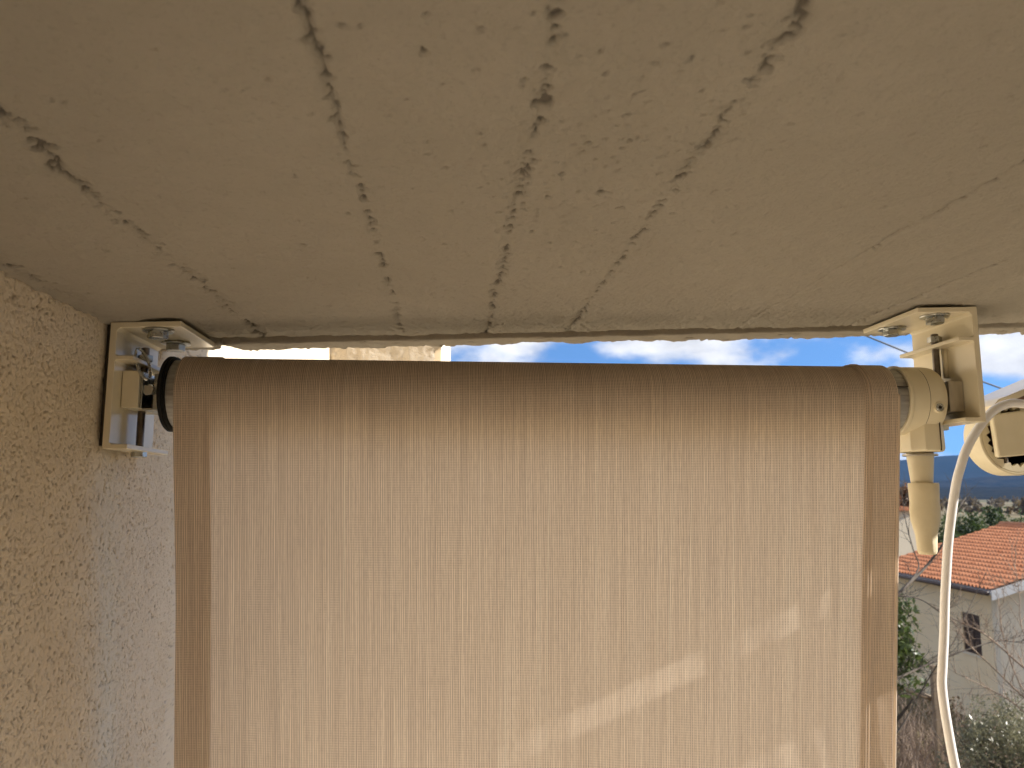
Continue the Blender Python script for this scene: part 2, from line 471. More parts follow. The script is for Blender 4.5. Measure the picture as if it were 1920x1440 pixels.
# ------------------------------------------------------------------ left wall (rough stucco)
WX = -0.3245
wy = axis_pts([(-1.3, 0.50, 14), (0.50, 0.54, 20), (0.54, 0.98, 520), (0.98, 2.10, 150)])
wz = axis_pts([(GROUND, -0.46, 12), (-0.46, -0.36, 30), (-0.36, 0.18, 640), (0.18, 0.50, 90), (0.50, 3.6, 8)])
Yw, Zw = np.meshgrid(wy, wz)
dn = (fbm(Yw * 12, Zw * 12, 101) - 0.5) * 0.004
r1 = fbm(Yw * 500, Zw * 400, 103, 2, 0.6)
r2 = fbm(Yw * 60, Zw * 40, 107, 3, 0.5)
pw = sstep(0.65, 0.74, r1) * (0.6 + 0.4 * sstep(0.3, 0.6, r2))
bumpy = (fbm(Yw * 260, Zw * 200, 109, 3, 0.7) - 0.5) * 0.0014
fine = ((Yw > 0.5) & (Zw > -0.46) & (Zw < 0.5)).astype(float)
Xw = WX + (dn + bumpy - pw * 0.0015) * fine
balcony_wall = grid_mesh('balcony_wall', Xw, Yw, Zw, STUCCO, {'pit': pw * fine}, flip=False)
tag(balcony_wall, 'rough beige stucco side wall of the balcony left of the blind', 'wall')
# the wall's own thickness
MB().box((WX - 0.32, -1.3, GROUND), (WX - 0.006, 2.75, 3.6)).build('wall_core', STUCCO, balcony_wall)
# smoother rendered pier at the outer end of the wall
def pier():
    py0, py1 = 2.08, 2.75
    xs = axis_pts([(WX - 0.002, -0.030, 70)]); zs = axis_pts([(GROUND, 0.1, 6), (0.1, 0.62, 110), (0.62, 3.6, 6)])
    A, B = np.meshgrid(xs, zs)
    edge = sstep(-0.27, WX, A) + sstep(-0.075, -0.030, A)
    D = py0 + (fbm(A * 22, B * 22, 121, 4) - 0.5) * 0.012 + edge * (fbm(A * 50, B * 50, 127, 4, 0.6) - 0.35) * 0.03
    o = grid_mesh('rendered_pier', A, D, B, RENDER, {'pit': A * 0}, flip=False)
    tag(o, 'sunlit rendered pier standing out from the far end of the stucco wall', 'pier')
    MB().prism([(-0.030, py0 + 0.004), (-0.019, py0 + 0.016), (-0.014, py0 + 0.03), (-0.006, py1), (WX, py1), (WX, py0 + 0.03)], 'z', GROUND, 3.6).build('pier_side', STUCCO, o)
pier()
# balcony floor and the house wall behind the camera (they bounce the sun up on to ceiling and cloth)
tag(MB().box((WX + 0.002, -1.3, -1.72), (1.02, 1.02, -1.5)).build('balcony_floor', FLOOR), 'beige tiled balcony floor', kind='structure')
bw = MB().box((WX - 0.32, -1.6, GROUND), (3.0, -1.302, 3.6)).build('house_wall', RENDER)
tag(bw, 'cream house wall behind the balcony', 'wall')

# ------------------------------------------------------------------ roller blind
AX_Y, AX_Z, RR = 0.800, 0.100, 0.0362
FX0, FX1 = -0.2620, 0.4515
TILT = 0.145
blind = empty('roller_blind', (0.095, AX_Y, AX_Z), 'beige woven sun screen blind hanging from its roller below the ceiling', 'blind')
def cloth_profile(off, bottom=-0.98):
    """(v, y, z, nrm) along the cloth from the back of the roller, over it and down"""
    r = RR + off; out = []; v = 0
    th_end = math.atan(TILT)                     # the drop leaves the roller where its slope matches
    angs = np.linspace(-math.pi * 0.45, math.pi - th_end * 0 + th_end, 70)
    prev = None
    for a in angs:                               # a = 0 at the far side, pi at the near side
        y = AX_Y + r * math.cos(a); z = AX_Z + r * math.sin(a)
        if prev is not None: v += math.hypot(y - prev[0], z - prev[1])
        out.append((v, y, z)); prev = (y, z)
    y0, z0 = prev; L = (z0 - bottom)
    for t in np.linspace(0, 1, 120)[1:]:
        z = z0 - L * t; y = y0 + TILT * (z0 - z)
        out.append((v + math.hypot(y - y0, z - z0), y, z))
    return np.array(out)
def cloth_sheet(name, xa, xb, nx, off, mat, bulge=True):
    P = cloth_profile(off)
    xs = np.linspace(xa, xb, nx)
    Xc, I = np.meshgrid(xs, np.arange(len(P)))
    Yc = P[I, 1].copy(); Zc = P[I, 2].copy()
    drop = sstep(0.08, -0.12, Zc) * (I > 69)
    Yc = Yc + 0.010 * ((Xc - 0.42) / 0.6) ** 2 * drop
    wv = (fbm(Xc * 6 + 1.3, Zc * 2.2, 151, 3) - 0.5) * 0.010 + (fbm(Xc * 16, Zc * 7 + Xc * 6, 157, 3) - 0.5) * 0.0032
    Yc = Yc + wv * drop
    me_o = grid_mesh(name, Xc, Yc, Zc, mat, None, parent=blind)
    me = me_o.data
    v = np.empty(len(me.vertices) * 3, np.float32); me.vertices.foreach_get('co', v)
    v = v.reshape(-1, 3) - np.array(blind.location); me.vertices.foreach_set('co', v.astype(np.float32).ravel())
    uvl = me.uv_layers.new(name='UVMap')
    li = np.empty(len(me.loops), np.int32); me.loops.foreach_get('vertex_index', li)
    uv = np.stack([Xc.ravel()[li], P[I, 0].ravel()[li]], -1); uvl.data.foreach_set('uv', uv.astype(np.float32).ravel())
    me.update()
    return me_o
cloth_sheet('fabric', FX0, FX1, 220, 0.0, CLOTH)
cloth_sheet('hem', FX0 - 0.0006, FX0 + 0.0335, 14, 0.0014, CLOTH)
cloth_sheet('hem', FX1 - 0.0345, FX1 + 0.0006, 14, 0.0016, CLOTH)
# the turned edge at the right catches the sun
ep = cloth_profile(0.0008)
MB().tube([(FX1 + 0.0010, y, z) for _, y, z in ep[66:]], 0.0017, 8).build('hem_fold', CLOTH, blind, smooth=True)
for hx_ in (FX1 - 0.0300, FX1 - 0.0268):
    MB().tube([(hx_, y, z) for _, y, z in cloth_profile(0.0021)[42:]], 0.0005, 6).build('stitch_ridge', CLOTH, blind, smooth=True)
# inner wraps on the roller, tube, cap, bottom bar
MB().lathe([(FX0 + 0.001, RR - 0.0012), (FX1 - 0.001, RR - 0.0012)], 'x', (0, AX_Y, AX_Z), 64).build('rolled_cloth', CLOTH, blind, smooth=False)
smooth_angle(MB().lathe([(-0.2745, 0.0325), (-0.2742, 0.0338), (0.476, 0.0338), (0.4762, 0.0325)], 'x', (0, AX_Y, AX_Z), 64).build('tube', GALV, blind))
smooth_angle(MB().lathe([(-0.2790, 0.030), (-0.2786, 0.0365), (-0.2776, 0.0374), (-0.2752, 0.0374), (-0.2744, 0.0362), (-0.2738, 0.0366), (-0.2722, 0.0366), (-0.2716, 0.0355), (-0.2716, 0.033)], 'x', (0, AX_Y, AX_Z), 64).build('end_cap', BLACK, blind))
MB().box((0.4535, AX_Y - 0.0346, AX_Z + 0.0105), (0.4652, AX_Y - 0.02, AX_Z + 0.0113)).build('tube_seam', GAP, blind)
MB().box((FX0 - 0.004, AX_Y + 0.105, -0.995), (FX1 + 0.004, AX_Y + 0.135, -0.965)).build('bottom_bar', CREAM, blind, bevel=0.002)

# unseen rolled-up blind, added at right to throw shade bands over the cloth
sb2 = empty('added_side_blind', (1.0, -0.2, 0.118), 'unseen rolled up blind added on the right side to shade the cloth', 'blind')
smooth_angle(MB().lathe([(-1.0, 0.02), (-1.0, 0.036), (0.80, 0.036), (0.80, 0.02)], 'y', (1.0, 0, 0.118), 40).build('rolled_cloth', PLASTIC, sb2))
MB().box((0.985, -1.0, 0.055), (1.015, 0.80, 0.085)).build('bottom_bar', CREAM, sb2, bevel=0.002)
MB().box((0.975, 0.804, 0.09), (1.018, 0.810, 0.206)).build('bracket_plate', CREAM, sb2)
MB().box((0.975, -1.01, 0.09), (1.018, -1.004, 0.206)).build('bracket_plate', CREAM, sb2)

# ------------------------------------------------------------------ mounting brackets
def hexpoly(r, c=(0, 0), rot=0):
    return [(c[0] + r * math.cos(math.pi/3*k + rot), c[1] + r * math.sin(math.pi/3*k + rot)) for k in range(6)]
def hex_bolt(parent, c, head=0.0066, af=0.0165, washer=0.0142, rot=0.2, down=True):
    s = -1 if down else 1
    x, y, z = c
    b = MB().prism(hexpoly(af / 2 / math.cos(math.pi/6), (x, y), rot), 'z', z + s * 0.0020, z + s * (0.0020 + head)).build('bolt', ZINC, parent, bevel=0.0007)
    smooth_angle(MB().lathe([(s*0.0003, 0.005), (s*0.0003, washer), (s*0.0010, washer + 0.0003), (s*0.0019, washer), (s*0.0021, 0.005)], 'z', c, 32).build('washer', ZINC, b))
    return b
def threaded_rod(parent, x, y, z0, z1, r=0.0039, pitch=0.00125):
    prof = []; z = z0; k = 0
    while z < z1:
        prof.append((z, r if k % 2 else r * 0.86)); z += pitch / 2; k += 1
    return MB().lathe(prof, 'z', (x, y, 0), 14).build('threaded_rod', STEEL, parent, smooth=True)
def bracket(name_label, side, xo, top, yf, yb, rot=0):
    """side +1: plate on the left, arm pointing right; xo = outer face"""
    br = empty('mounting_bracket', (xo, (yf + yb) / 2, top), name_label, 'bracket', 'brackets carrying the blind')
    def x(d): return xo + side * d
    H, T, W, FL = 0.1185, 0.0062, 0.064, 0.0225
    zt = top
    f1 = zt - 0.0315; f2 = zt - H
    prof = [(0, zt), (W, zt), (W, zt - 0.0052), (T + 0.003, zt - 0.0056), (T, zt - 0.0086), (T, f1 + 0.001), (T + 0.0015, f1), (FL, f1), (FL, f1 - 0.0042),
            (T + 0.0015, f1 - 0.0042), (T, f1 - 0.0056), (T, f2 + 0.0058), (T + 0.0015, f2 + 0.0046), (FL, f2 + 0.0046), (FL, f2), (0, f2)]
    # upper arm follows the slope of the slab
    pts = [(x(a), b + (ceil_z(x(a)) - ceil_z(x(0)) if b > zt - 0.009 else 0) - 0.0028) for a, b in prof]
    MB().prism(pts, 'y', yf, yb).build('profile', CREAM, br, bevel=0.0008)
    return br, x, f1, f2
YF, YB = 0.750, 0.857
def plate_under(xx): return ceil_z(xx) - 0.0081
# the plates stand a little off the rough plaster, leaving a dark joint
BL, xl, f1, f2 = bracket('cream metal bracket on the stucco wall at the left end of the roller', 1, -0.3190, 0.1640, YF, YB)
for (px, py) in ((297, 617), (330, 641)):
    p = atZ(px, py, 0.158); hex_bolt(BL, (p.x, p.y, plate_under(p.x) - 0.0002), rot=random.uniform(0, 1))
threaded_rod(BL, -0.3045, 0.800, 0.0385, 0.1465)
MB().prism(hexpoly(0.0074, (-0.3045, 0.800), 0.3), 'z', 0.0376, 0.0446).build('bolt_head', ZINC, BL, bevel=0.0006)
MB().prism(hexpoly(0.0074, (-0.3045, 0.800), 0.1), 'z', 0.1322, 0.1385).build('nut', ZINC, BL, bevel=0.0006)
MB().box((-0.3123, 0.768, 0.0825), (-0.2965, 0.832, 0.1185)).build('slider_block', CREAM, BL, bevel=0.0009)
# folded zinc fork that holds the roller pin
fork = MB()
fork.box((-0.2963, 0.772, 0.0825), (-0.2945, 0.822, 0.1180))
fork.box((-0.2872, 0.7795, 0.0830), (-0.2785, 0.7815, 0.1175))
fork.box((-0.2945, 0.772, 0.0812), (-0.2782, 0.822, 0.0829))
fork.box((-0.2945, 0.812, 0.0830), (-0.2790, 0.8140, 0.1175))
fork.build('fork', ZINC, BL, bevel=0.0005)
pc = Vector((-0.2930, 0.7785, 0.1010))
MB().prism(hexpoly(0.0058, (pc.x + 0.0025, pc.z), 0.2), 'y', 0.7745, 0.7793).build('bolt', ZINC, BL, bevel=0.0006)
smooth_angle(MB().lathe([(-0.2945, 0.006), (-0.274, 0.006)], 'x', (0, 0.800, 0.100), 20).build('roller_pin', STEEL, BL))
# spring ring pin
ring = []
for k in range(33):
    a = 2 * math.pi * k / 32 * 0.94 + 1.5
    u, w = 11 * math.cos(a), 31 * math.sin(a)
    ring.append(atY(268 + u * 0.95 - w * 0.30 * -1, 683 - u * 0.3 + w * 0.93, 0.7700 + 0.004 * math.cos(a)))
smooth_angle(MB().tube(ring, 0.0014, 8).build('ring_pin', ZINC, BL))
# dark strip standing in for the shade in the gap against the plaster
MB().box((-0.3240, YF + 0.006, 0.046), (-0.3192, YB - 0.002, 0.160)).build('gap_shade', GAP, BL)

BR, xr, g1, g2 = bracket('cream metal bracket under the ceiling beside the crank gear', -1, 0.5350, 0.1950, YF, YB)
for (px, py) in ((1672, 612), (1752, 588)):
    d = ray(px, py); t = (0.164 + 0.0363 * 0.319 - 0.006) / (d.z - 0.0363 * d.x); p = d * t
    hex_bolt(BR, (p.x, p.y, plate_under(p.x) - 0.0002), rot=random.uniform(0, 1))
threaded_rod(BR, 0.5195, 0.800, 0.0705, 0.1735)
MB().prism(hexpoly(0.0074, (0.5195, 0.800), 0.5), 'z', 0.1637, 0.1700).build('nut', ZINC, BR, bevel=0.0006)
MB().prism(hexpoly(0.0074, (0.5195, 0.800), 0.2), 'z', 0.0690, 0.0757).build('bolt_head', ZINC, BR, bevel=0.0006)
MB().tube([(0.5277, 0.797, 0.1585), (0.5277, 0.797, 0.125)], 0.0034, 12).build('guide_rib', CREAM, BR, smooth=True)
MB().box((0.5125, 0.772, 0.0860), (0.5283, 0.826, 0.1180)).build('slider_block', ALU, BR, bevel=0.0007)

# ------------------------------------------------------------------ crank gear
gear = empty('crank_gear', (0.489, AX_Y, AX_Z), 'cream plastic crank gear with hanging sleeve at the right end of the roller', 'crank gear')
HX = 0.4665
hp = [(0.4660, 0.0345), (0.4658, 0.0362), (0.4664, 0.0371), (0.4690, 0.0372), (0.4700, 0.0364), (0.4712, 0.0362), (0.4868, 0.0362), (0.4872, 0.0358)]
smooth_angle(MB().lathe(hp + [(0.4872, 0.02)], 'x', (0, AX_Y, AX_Z), 72).build('housing', PLASTIC, gear), 30)
hp2 = [(0.4876, 0.02), (0.4876, 0.0358), (0.4880, 0.0362), (0.4990, 0.0361), (0.5040, 0.0353), (0.5070, 0.0335), (0.5082, 0.031), (0.5084, 0.02), (0.5084, 0.006), (0.5125, 0.006)]
smooth_angle(MB().lathe(hp2, 'x', (0, AX_Y, AX_Z), 72).build('housing_cover', PLASTIC, gear), 30)
smooth_angle(MB().lathe([(0.4868, 0.03), (0.4868, 0.03585), (0.4880, 0.03585), (0.4880, 0.03)], 'x', (0, AX_Y, AX_Z), 72).build('seam', GAP, gear), 30)
# screw boss on the near face
sp = Vector((0.4960, AX_Y - 0.0352, 0.0895))
smooth_angle(MB().lathe([(0.004, 0.0056), (-0.0012, 0.0056), (-0.0016, 0.0052), (-0.0016, 0.0043), (-0.0004, 0.0041)], 'y', sp, 28).build('screw_boss', PLASTIC, gear), 30)
scr = smooth_angle(MB().lathe([(0.002, 0.0038), (-0.0013, 0.0038), (-0.0017, 0.0034), (-0.0017, 0.0019), (-0.0004, 0.0017), (-0.0004, 0)], 'y', sp, 24).build('screw', ZINC, gear), 30)
MB().prism(hexpoly(0.0017, (sp.x, sp.z)), 'y', sp.y - 0.0006, sp.y - 0.0002).build('socket', GAP, scr)
# faceted neck, in two halves
def octo(xa, xb, ya, yb, c): return [(xa + c, ya), (xb - c, ya), (xb, ya + c), (xb, yb - c), (xb - c, yb), (xa + c, yb), (xa, yb - c), (xa, ya + c)]
def neck():
    v = []; f = []
    rings = [(0.092, 0.0), (0.0790, 0.0), (0.0745, -0.0006), (0.049, -0.0002), (0.0462, -0.0012), (0.0455, -0.0030)]
    for z, g in rings:
        sh = octo(0.4748 - g, 0.5135 + g, 0.7750 - g, 0.8250 + g, 0.0105)
        v += [(a, b, z) for a, b in sh]
    for i in range(len(rings) - 1):
        for k in range(8):
            f.append((i*8+k, i*8+(k+1) % 8, (i+1)*8+(k+1) % 8, (i+1)*8+k))
    f += [tuple(range(8)), tuple(reversed(range(40, 48)))]
    MB().add(v, f).build('neck', PLASTIC, gear, bevel=0.0012)
    MB().box((0.5012, 0.7741, 0.0462), (0.5018, 0.79, 0.0785)).build('seam', GAP, gear)
neck()
smooth_angle(MB().lathe([(0.0440, 0.0120), (0.0438, 0.0168), (0.0432, 0.0174), (0.0422, 0.0174), (0.0416, 0.0166), (0.0416, 0.0110)], 'z', (0.4935, 0.800, 0), 40).build('washer', ALU, gear), 30)
smooth_angle(MB().lathe([(0.046, 0.0126), (0.0432, 0.0134), (0.0415, 0.0132), (0.010, 0.0104), (0.004, 0.0102)], 'z', (0.4935, 0.800, 0), 40).build('stem', PLASTIC, gear), 40)
def sleeve():
    v = []; f = []; n = 40
    prof = [(0.0128, 0.0125), (0.0136, 0.0140), (0.0134, 0.0147), (0.0118, 0.0150), (0.002, 0.0146), (-0.006, 0.0142), (-0.016, 0.0146), (-0.025, 0.0139), (-0.033, 0.0120),
            (-0.040, 0.0104), (-0.050, 0.0098), (-0.0565, 0.0095), (-0.0590, 0.0087), (-0.0600, 0.0072), (-0.0600, 0.004)]
    for z, r in prof:
        sq = sstep(0.0, -0.02, z) * (1 - sstep(-0.035, -0.05, z))
        for k in range(n):
            a = 2 * math.pi * k / n
            c, s_ = math.cos(a), math.sin(a)
            rr = r * (1 - 0.16 * sq * max(0, -s_) ** 2 + 0.06 * sq * abs(c) ** 4)
            if abs(((a + math.pi/2) % math.pi) ) < 0.1: rr += 0.0004
            lean = 0.0030 * sstep(-0.01, -0.06, z)
            v.append((0.4948 + lean * -0.3 + rr * c, 0.800 + rr * s_, z))
    for i in range(len(prof) - 1):
        for k in range(n):
            f.append((i*n+k, i*n+(k+1) % n, (i+1)*n+(k+1) % n, (i+1)*n+k))
    f.append(tuple(range(n))); f.append(tuple((len(prof)-1)*n + k for k in reversed(range(n))))
    smooth_angle(MB().add(v, f).build('sleeve', RUBBER, gear), 60)
sleeve()

# ------------------------------------------------------------------ awning joint outside, its cable
AJ = empty('awning_joint', (0.700, 0.945, 0.073), 'round cream awning joint with a toothed ring at the right edge', 'awning joint')
c0 = atY(1905, 819, 0.93)
R0 = 0.0440
smooth_angle(MB().lathe([(0.036, 0.0), (0.036, 0.040), (0.034, 0.0455), (0.030, 0.0475), (0.004, 0.0478), (0.001, 0.0470), (0.0002, 0.0452), (0.0012, 0.0447), (0.0012, 0.0437), (0.020, 0.0432)], 'y', c0, 72).build('cup', PLASTIC, AJ), 30)
def toothed():
    n = 22; v = []; f = []
    for y in (0.0008, 0.007):
        for k in range(n * 2):
            a = 2 * math.pi * k / (n * 2) + 0.08
            r = 0.0380 if k % 2 else 0.0332
            sk = 0.05 if k % 2 == 0 else 0
            v.append(Vector((c0.x + r * math.cos(a + sk), c0.y + y, c0.z + r * math.sin(a + sk))))
        for k in range(n * 2):
            a = 2 * math.pi * k / (n * 2) + 0.08
            v.append(Vector((c0.x + 0.0434 * math.cos(a), c0.y + y, c0.z + 0.0434 * math.sin(a))))
    m = n * 2
    for k in range(m):
        k2 = (k + 1) % m
        f += [(k, m + k, m + k2, k2), (2*m + k, 2*m + k2, 3*m + k2, 3*m + k), (k, k2, 2*m + k2, 2*m + k), (m + k, 3*m + k, 3*m + k2, m + k2)]
    MB().add(v, f).build('toothed_ring', PLASTIC, AJ)
toothed()
MB().lathe([(0.012, 0.0), (0.012, 0.0432)], 'y', c0, 40).build('inner_disc', BROWN, AJ)
bb = atY(1874, 861, 0.917); bt = atY(1870, 777, 0.917)
MB().prism([(bb.x, bb.z + 0.002), (bb.x + 0.055, bb.z + 0.007), (bb.x + 0.055, bt.z + 0.008), (bb.x - 0.004, bt.z)], 'y', 0.917, 0.9265).build('arm_block', PLASTIC, AJ, bevel=0.003, segs=4)
MB().box((bb.x + 0.016, 0.9267, bb.z + 0.012), (bb.x + 0.045, 0.944, bt.z - 0.006)).build('arm_neck', PLASTIC, AJ)
MB().tube([(bb.x + 0.022, 0.936, bb.z + 0.013), (bb.x + 0.022, 0.936, bb.z - 0.005)], 0.0028, 10).build('bolt', STEEL, AJ)
# sloping cover above
def cover():
    top = [(1842, 764), (1852, 752), (1870, 745), (1920, 724), (2000, 690), (2120, 640)]
    P = [atY(a, b, 0.925) for a, b in top]
    poly = [(p.x, p.z) for p in P] + [(p.x + 0.002, p.z - 0.0075) for p in reversed(P)]
    MB().prism(poly, 'y', 0.905, 0.985).build('cover', CREAM, AJ, bevel=0.0008)
    poly = [(p.x + 0.004, p.z - 0.0082) for p in P[1:]] + [(p.x + 0.004, p.z - 0.020) for p in reversed(P[1:])]
    MB().prism(poly, 'y', 0.950, 0.978).build('arm', BROWN, AJ, bevel=0.001)
    e = P[-1]
    MB().box((e.x - 0.03, 0.914, e.z - 0.05), (e.x + 0.03, 0.99, e.z + 0.06)).build('wall_plate', CREAM, AJ, bevel=0.002)
cover()
cab = [(1990, 770, .900), (1950, 762, .892), (1920, 757.5, .885), (1895, 756, .882), (1872, 764, .880), (1856, 776, .878), (1838, 798, .876), (1823, 821, .875), (1810, 847, .875), (1801, 876, .876),
       (1795, 897, .877), (1789, 930, .88), (1783, 973, .882), (1777.5, 1023, .885), (1774, 1080, .887), (1771.5, 1130, .888), (1770, 1194, .888), (1767, 1253, .886), (1766, 1284, .885), (1770.5, 1324, .884),
       (1778, 1371, .883), (1789, 1430, .882), (1803, 1490, .88), (1815, 1600, .88), (1815, 1900, .88), (1790, 2700, .88)]
cpts = spline([atY(*c) for c in cab], 6)
cb = MB().tube(cpts, 0.0051, 14).build('power_cable', WHITECAB, smooth=True)
tag(cb, 'white power cable looping down beside the blind', 'cable')

# overhead wire across the sky
w0, w1 = atY(1560, 603, 14), atY(1990, 768, 14)
wp = [w0.lerp(w1, t) + Vector((0, 0, -0.05 * math.sin(math.pi * t))) for t in np.linspace(-2.5, 3.0, 40)]
tag(MB().tube(wp, 0.0155, 6).build('overhead_wire', WIRE, smooth=True), 'thin dark wire strung across the sky', 'wire')

# ================================================================== the world below the balcony
# ------------------------------------------------------------------ materials
m = Mat('ground_earth', 0.95, spec=0.1)
gn = m.range(m.noise(0.6, 6, 0.65), 0.35, 0.65)
near_c = m.mix(gn, (0.15, 0.105, 0.065), (0.13, 0.115, 0.055))
fields = m.mix(m.range(m.noise(0.004, 3, 0.5), 0.42, 0.58), (0.23, 0.185, 0.11), (0.10, 0.11, 0.05))
fields = m.mix(m.range(m.noise(0.05, 5, 0.6), 0.4, 0.7, 0, 0.6), fields, (0.15, 0.125, 0.075))
sx_ = m.n.new('ShaderNodeSeparateXYZ'); m.l.new(m.tc.outputs['Object'], sx_.inputs[0])
m.color(m.mix(m.range(sx_.outputs[1], 60, 140), near_c, fields))
m.bump(m.noise(3, 6, 0.7), 0.7, 0.08)
EARTH = m.m
def forest(name, a, b, scale):
    m = Mat(name, 1.0, spec=0.0)
    m.color(m.mix(m.range(m.noise(scale, 8, 0.7), 0.35, 0.65), a, b)); m.bump(m.noise(scale * 2.5, 6, 0.7), 1.0, 12.0)
    return m.m
FOREST = forest('far_forest', (0.012, 0.014, 0.010), (0.045, 0.040, 0.026), 0.012)
MOUNT = forest('far_mountain', (0.014, 0.018, 0.014), (0.026, 0.028, 0.021), 0.004)
def leafmat(name, a, b, rough=0.5, trans=0.35, scale=1.2):
    m = Mat(name, rough, spec=0.4)
    g = m.n.new('ShaderNodeNewGeometry')
    c = m.mix(m.math('MULTIPLY', m.math('ADD', m.noise(scale, 3), g.outputs['Random Per Island']), 0.5), a, b)
    c2 = c
    m.color(c2)
    tr = m.n.new('ShaderNodeBsdfTranslucent'); m.set(tr.inputs['Color'], c2)
    mx = m.n.new('ShaderNodeMixShader'); mx.inputs[0].default_value = trans
    m.l.new(m.b.outputs[0], mx.inputs[1]); m.l.new(tr.outputs[0], mx.inputs[2]); m.l.new(mx.outputs[0], m.n['Material Output'].inputs['Surface'])
    return m.m
EVERG = leafmat('evergreen_leaf', (0.025, 0.050, 0.014), (0.085, 0.115, 0.035))
OLIVE = leafmat('olive_leaf', (0.060, 0.064, 0.028), (0.36, 0.335, 0.205), 0.35)
LAUREL = leafmat('laurel_leaf', (0.045, 0.075, 0.018), (0.13, 0.16, 0.05), 0.35)
OAKBR = leafmat('dry_oak_leaf', (0.13, 0.065, 0.03), (0.24, 0.13, 0.06), 0.6)
SCRUB = leafmat('scrub_leaf', (0.085, 0.062, 0.032), (0.20, 0.15, 0.08), 0.7)
BARK = simple('bark', (0.055, 0.042, 0.030), (0.12, 0.095, 0.07), 9, 0.9, bumpd=0.004)
BARKP = simple('pale_twig_bark', (0.21, 0.14, 0.09), (0.36, 0.265, 0.185), 9, 0.85)
TIMBER = simple('weathered_timber', (0.20, 0.14, 0.085), (0.33, 0.24, 0.15), 6, 0.85, stretch=(4, 4, 0.6))
m = Mat('roof_clay', 0.85, spec=0.2)
gi = m.n.new('ShaderNodeNewGeometry')
m.color(m.mix(m.range(m.noise(2.2, 5, 0.7), 0.3, 0.7), (0.47, 0.175, 0.080), (0.68, 0.305, 0.155)))
m.bump(m.noise(30, 4), 0.4, 0.01)
CLAY = m.m
HCREAM = simple('house_plaster', (0.88, 0.675, 0.40), (0.92, 0.73, 0.46), 0.9, 0.9, bumpd=0.004, bscale=20)
HWHITE = simple('white_board', (0.74, 0.72, 0.67), (0.80, 0.78, 0.73), 3, 0.7)
PALEW = simple('pale_plaster', (0.80, 0.68, 0.49), (0.86, 0.74, 0.55), 0.6, 0.9)
SHUT = simple('brown_shutter', (0.055, 0.030, 0.020), (0.085, 0.05, 0.032), 6, 0.6)
GUT = simple('dark_copper_gutter', (0.07, 0.045, 0.035), (0.11, 0.07, 0.05), 6, 0.5)

# ------------------------------------------------------------------ ground, far land
gxs = np.array([-7500, -3000, -800, -200, -60, -20, 0, 10, 16, 22, 30, 45, 70, 120, 300, 900, 2500, 5000, 9500.0])
gys = np.array([-1500, -200, -40, -8, 0, 6, 10, 14, 18, 22, 26, 30, 36, 45, 60, 90, 150, 300, 700, 1500, 3000, 7500.0])
GX, GY = np.meshgrid(gxs, gys)
GZ = np.full_like(GX, GROUND)
GZ += (vnoise(GX * 0.13, GY * 0.13, 201) - 0.5) * 0.5 * (np.abs(GY) < 50) * (GY > 8)
tag(grid_mesh('ground', GX, GY, GZ, EARTH), kind='structure')
def hill(name, x0, x1, y0, y1, nx, ny, hfun, mat):
    HX_, HY_ = np.meshgrid(np.linspace(x0, x1, nx), np.linspace(y0, y1, ny))
    return tag(grid_mesh(name, HX_, HY_, hfun(HX_, HY_), mat), kind='structure')
def mountain_h(x, y):
    bump_ = np.exp(-((y - 5200) / 900) ** 2)
    prof_ = 262 + 70 * np.sin((x - 3300) / 1500.0) + np.clip((x - 2900) * 0.05, 0, 60) - 40 * (x < 0) + 60 * (fbm(x / 900, y / 900, 211, 5) - 0.5)
    return GROUND - 3 + bump_ * prof_
def foothill_h(x, y):
    bump_ = np.exp(-((y - 2400) / 420) ** 2)
    prof_ = 62 + 26 * np.sin(x / 420.0 + 1.0) + 60 * (fbm(x / 300, y / 300, 221, 6) - 0.5)
    return GROUND - 2 + bump_ * np.maximum(prof_, 8)
def spur_h(x, y):
    bump_ = np.exp(-((y - 3500) / 420) ** 2)
    prof_ = 120 + 60 * np.sin(x / 700.0 + 2.4) + 60 * (fbm(x / 420, y / 420, 231, 6) - 0.5)
    return GROUND - 2 + bump_ * np.maximum(prof_, 8)
hill('mountain', -7000, 9000, 3600, 7200, 200, 40, mountain_h, MOUNT)
hill('hill_spur', -4500, 7000, 2700, 4400, 240, 40, spur_h, FOREST)
hill('foothills', -3000, 5000, 1500, 3300, 260, 50, foothill_h, FOREST)

# ------------------------------------------------------------------ plants
def leaves(mb, c, R, n, size, seed, clumps=14, aspect=2.4, droop=0.0, shell=0.55):
    r = np.random.default_rng(seed); c = np.array(c); R = np.array(R)
    cc_ = r.normal(size=(clumps, 3)); cc_ /= np.linalg.norm(cc_, axis=1)[:, None]
    cc_ = cc_ * (shell + (1 - shell) * r.random((clumps, 1))) * 0.78
    cr = 0.22 + 0.24 * r.random(clumps)
    for k in range(n):
        j = r.integers(clumps); d = r.normal(size=3); d /= np.linalg.norm(d)
        p = c + (cc_[j] + d * cr[j] * (r.random() ** 0.45)) * R
        a = r.normal(size=3); a[2] -= droop; a /= np.linalg.norm(a)
        b = np.cross(a, r.normal(size=3)); b /= np.linalg.norm(b)
        s_ = size * (0.6 + 0.8 * r.random()); w = s_ / aspect
        mb.add([p - a * s_ * 0.5, p + b * w * 0.5, p + a * s_ * 0.5, p - b * w * 0.5], [(0, 1, 2, 3)])
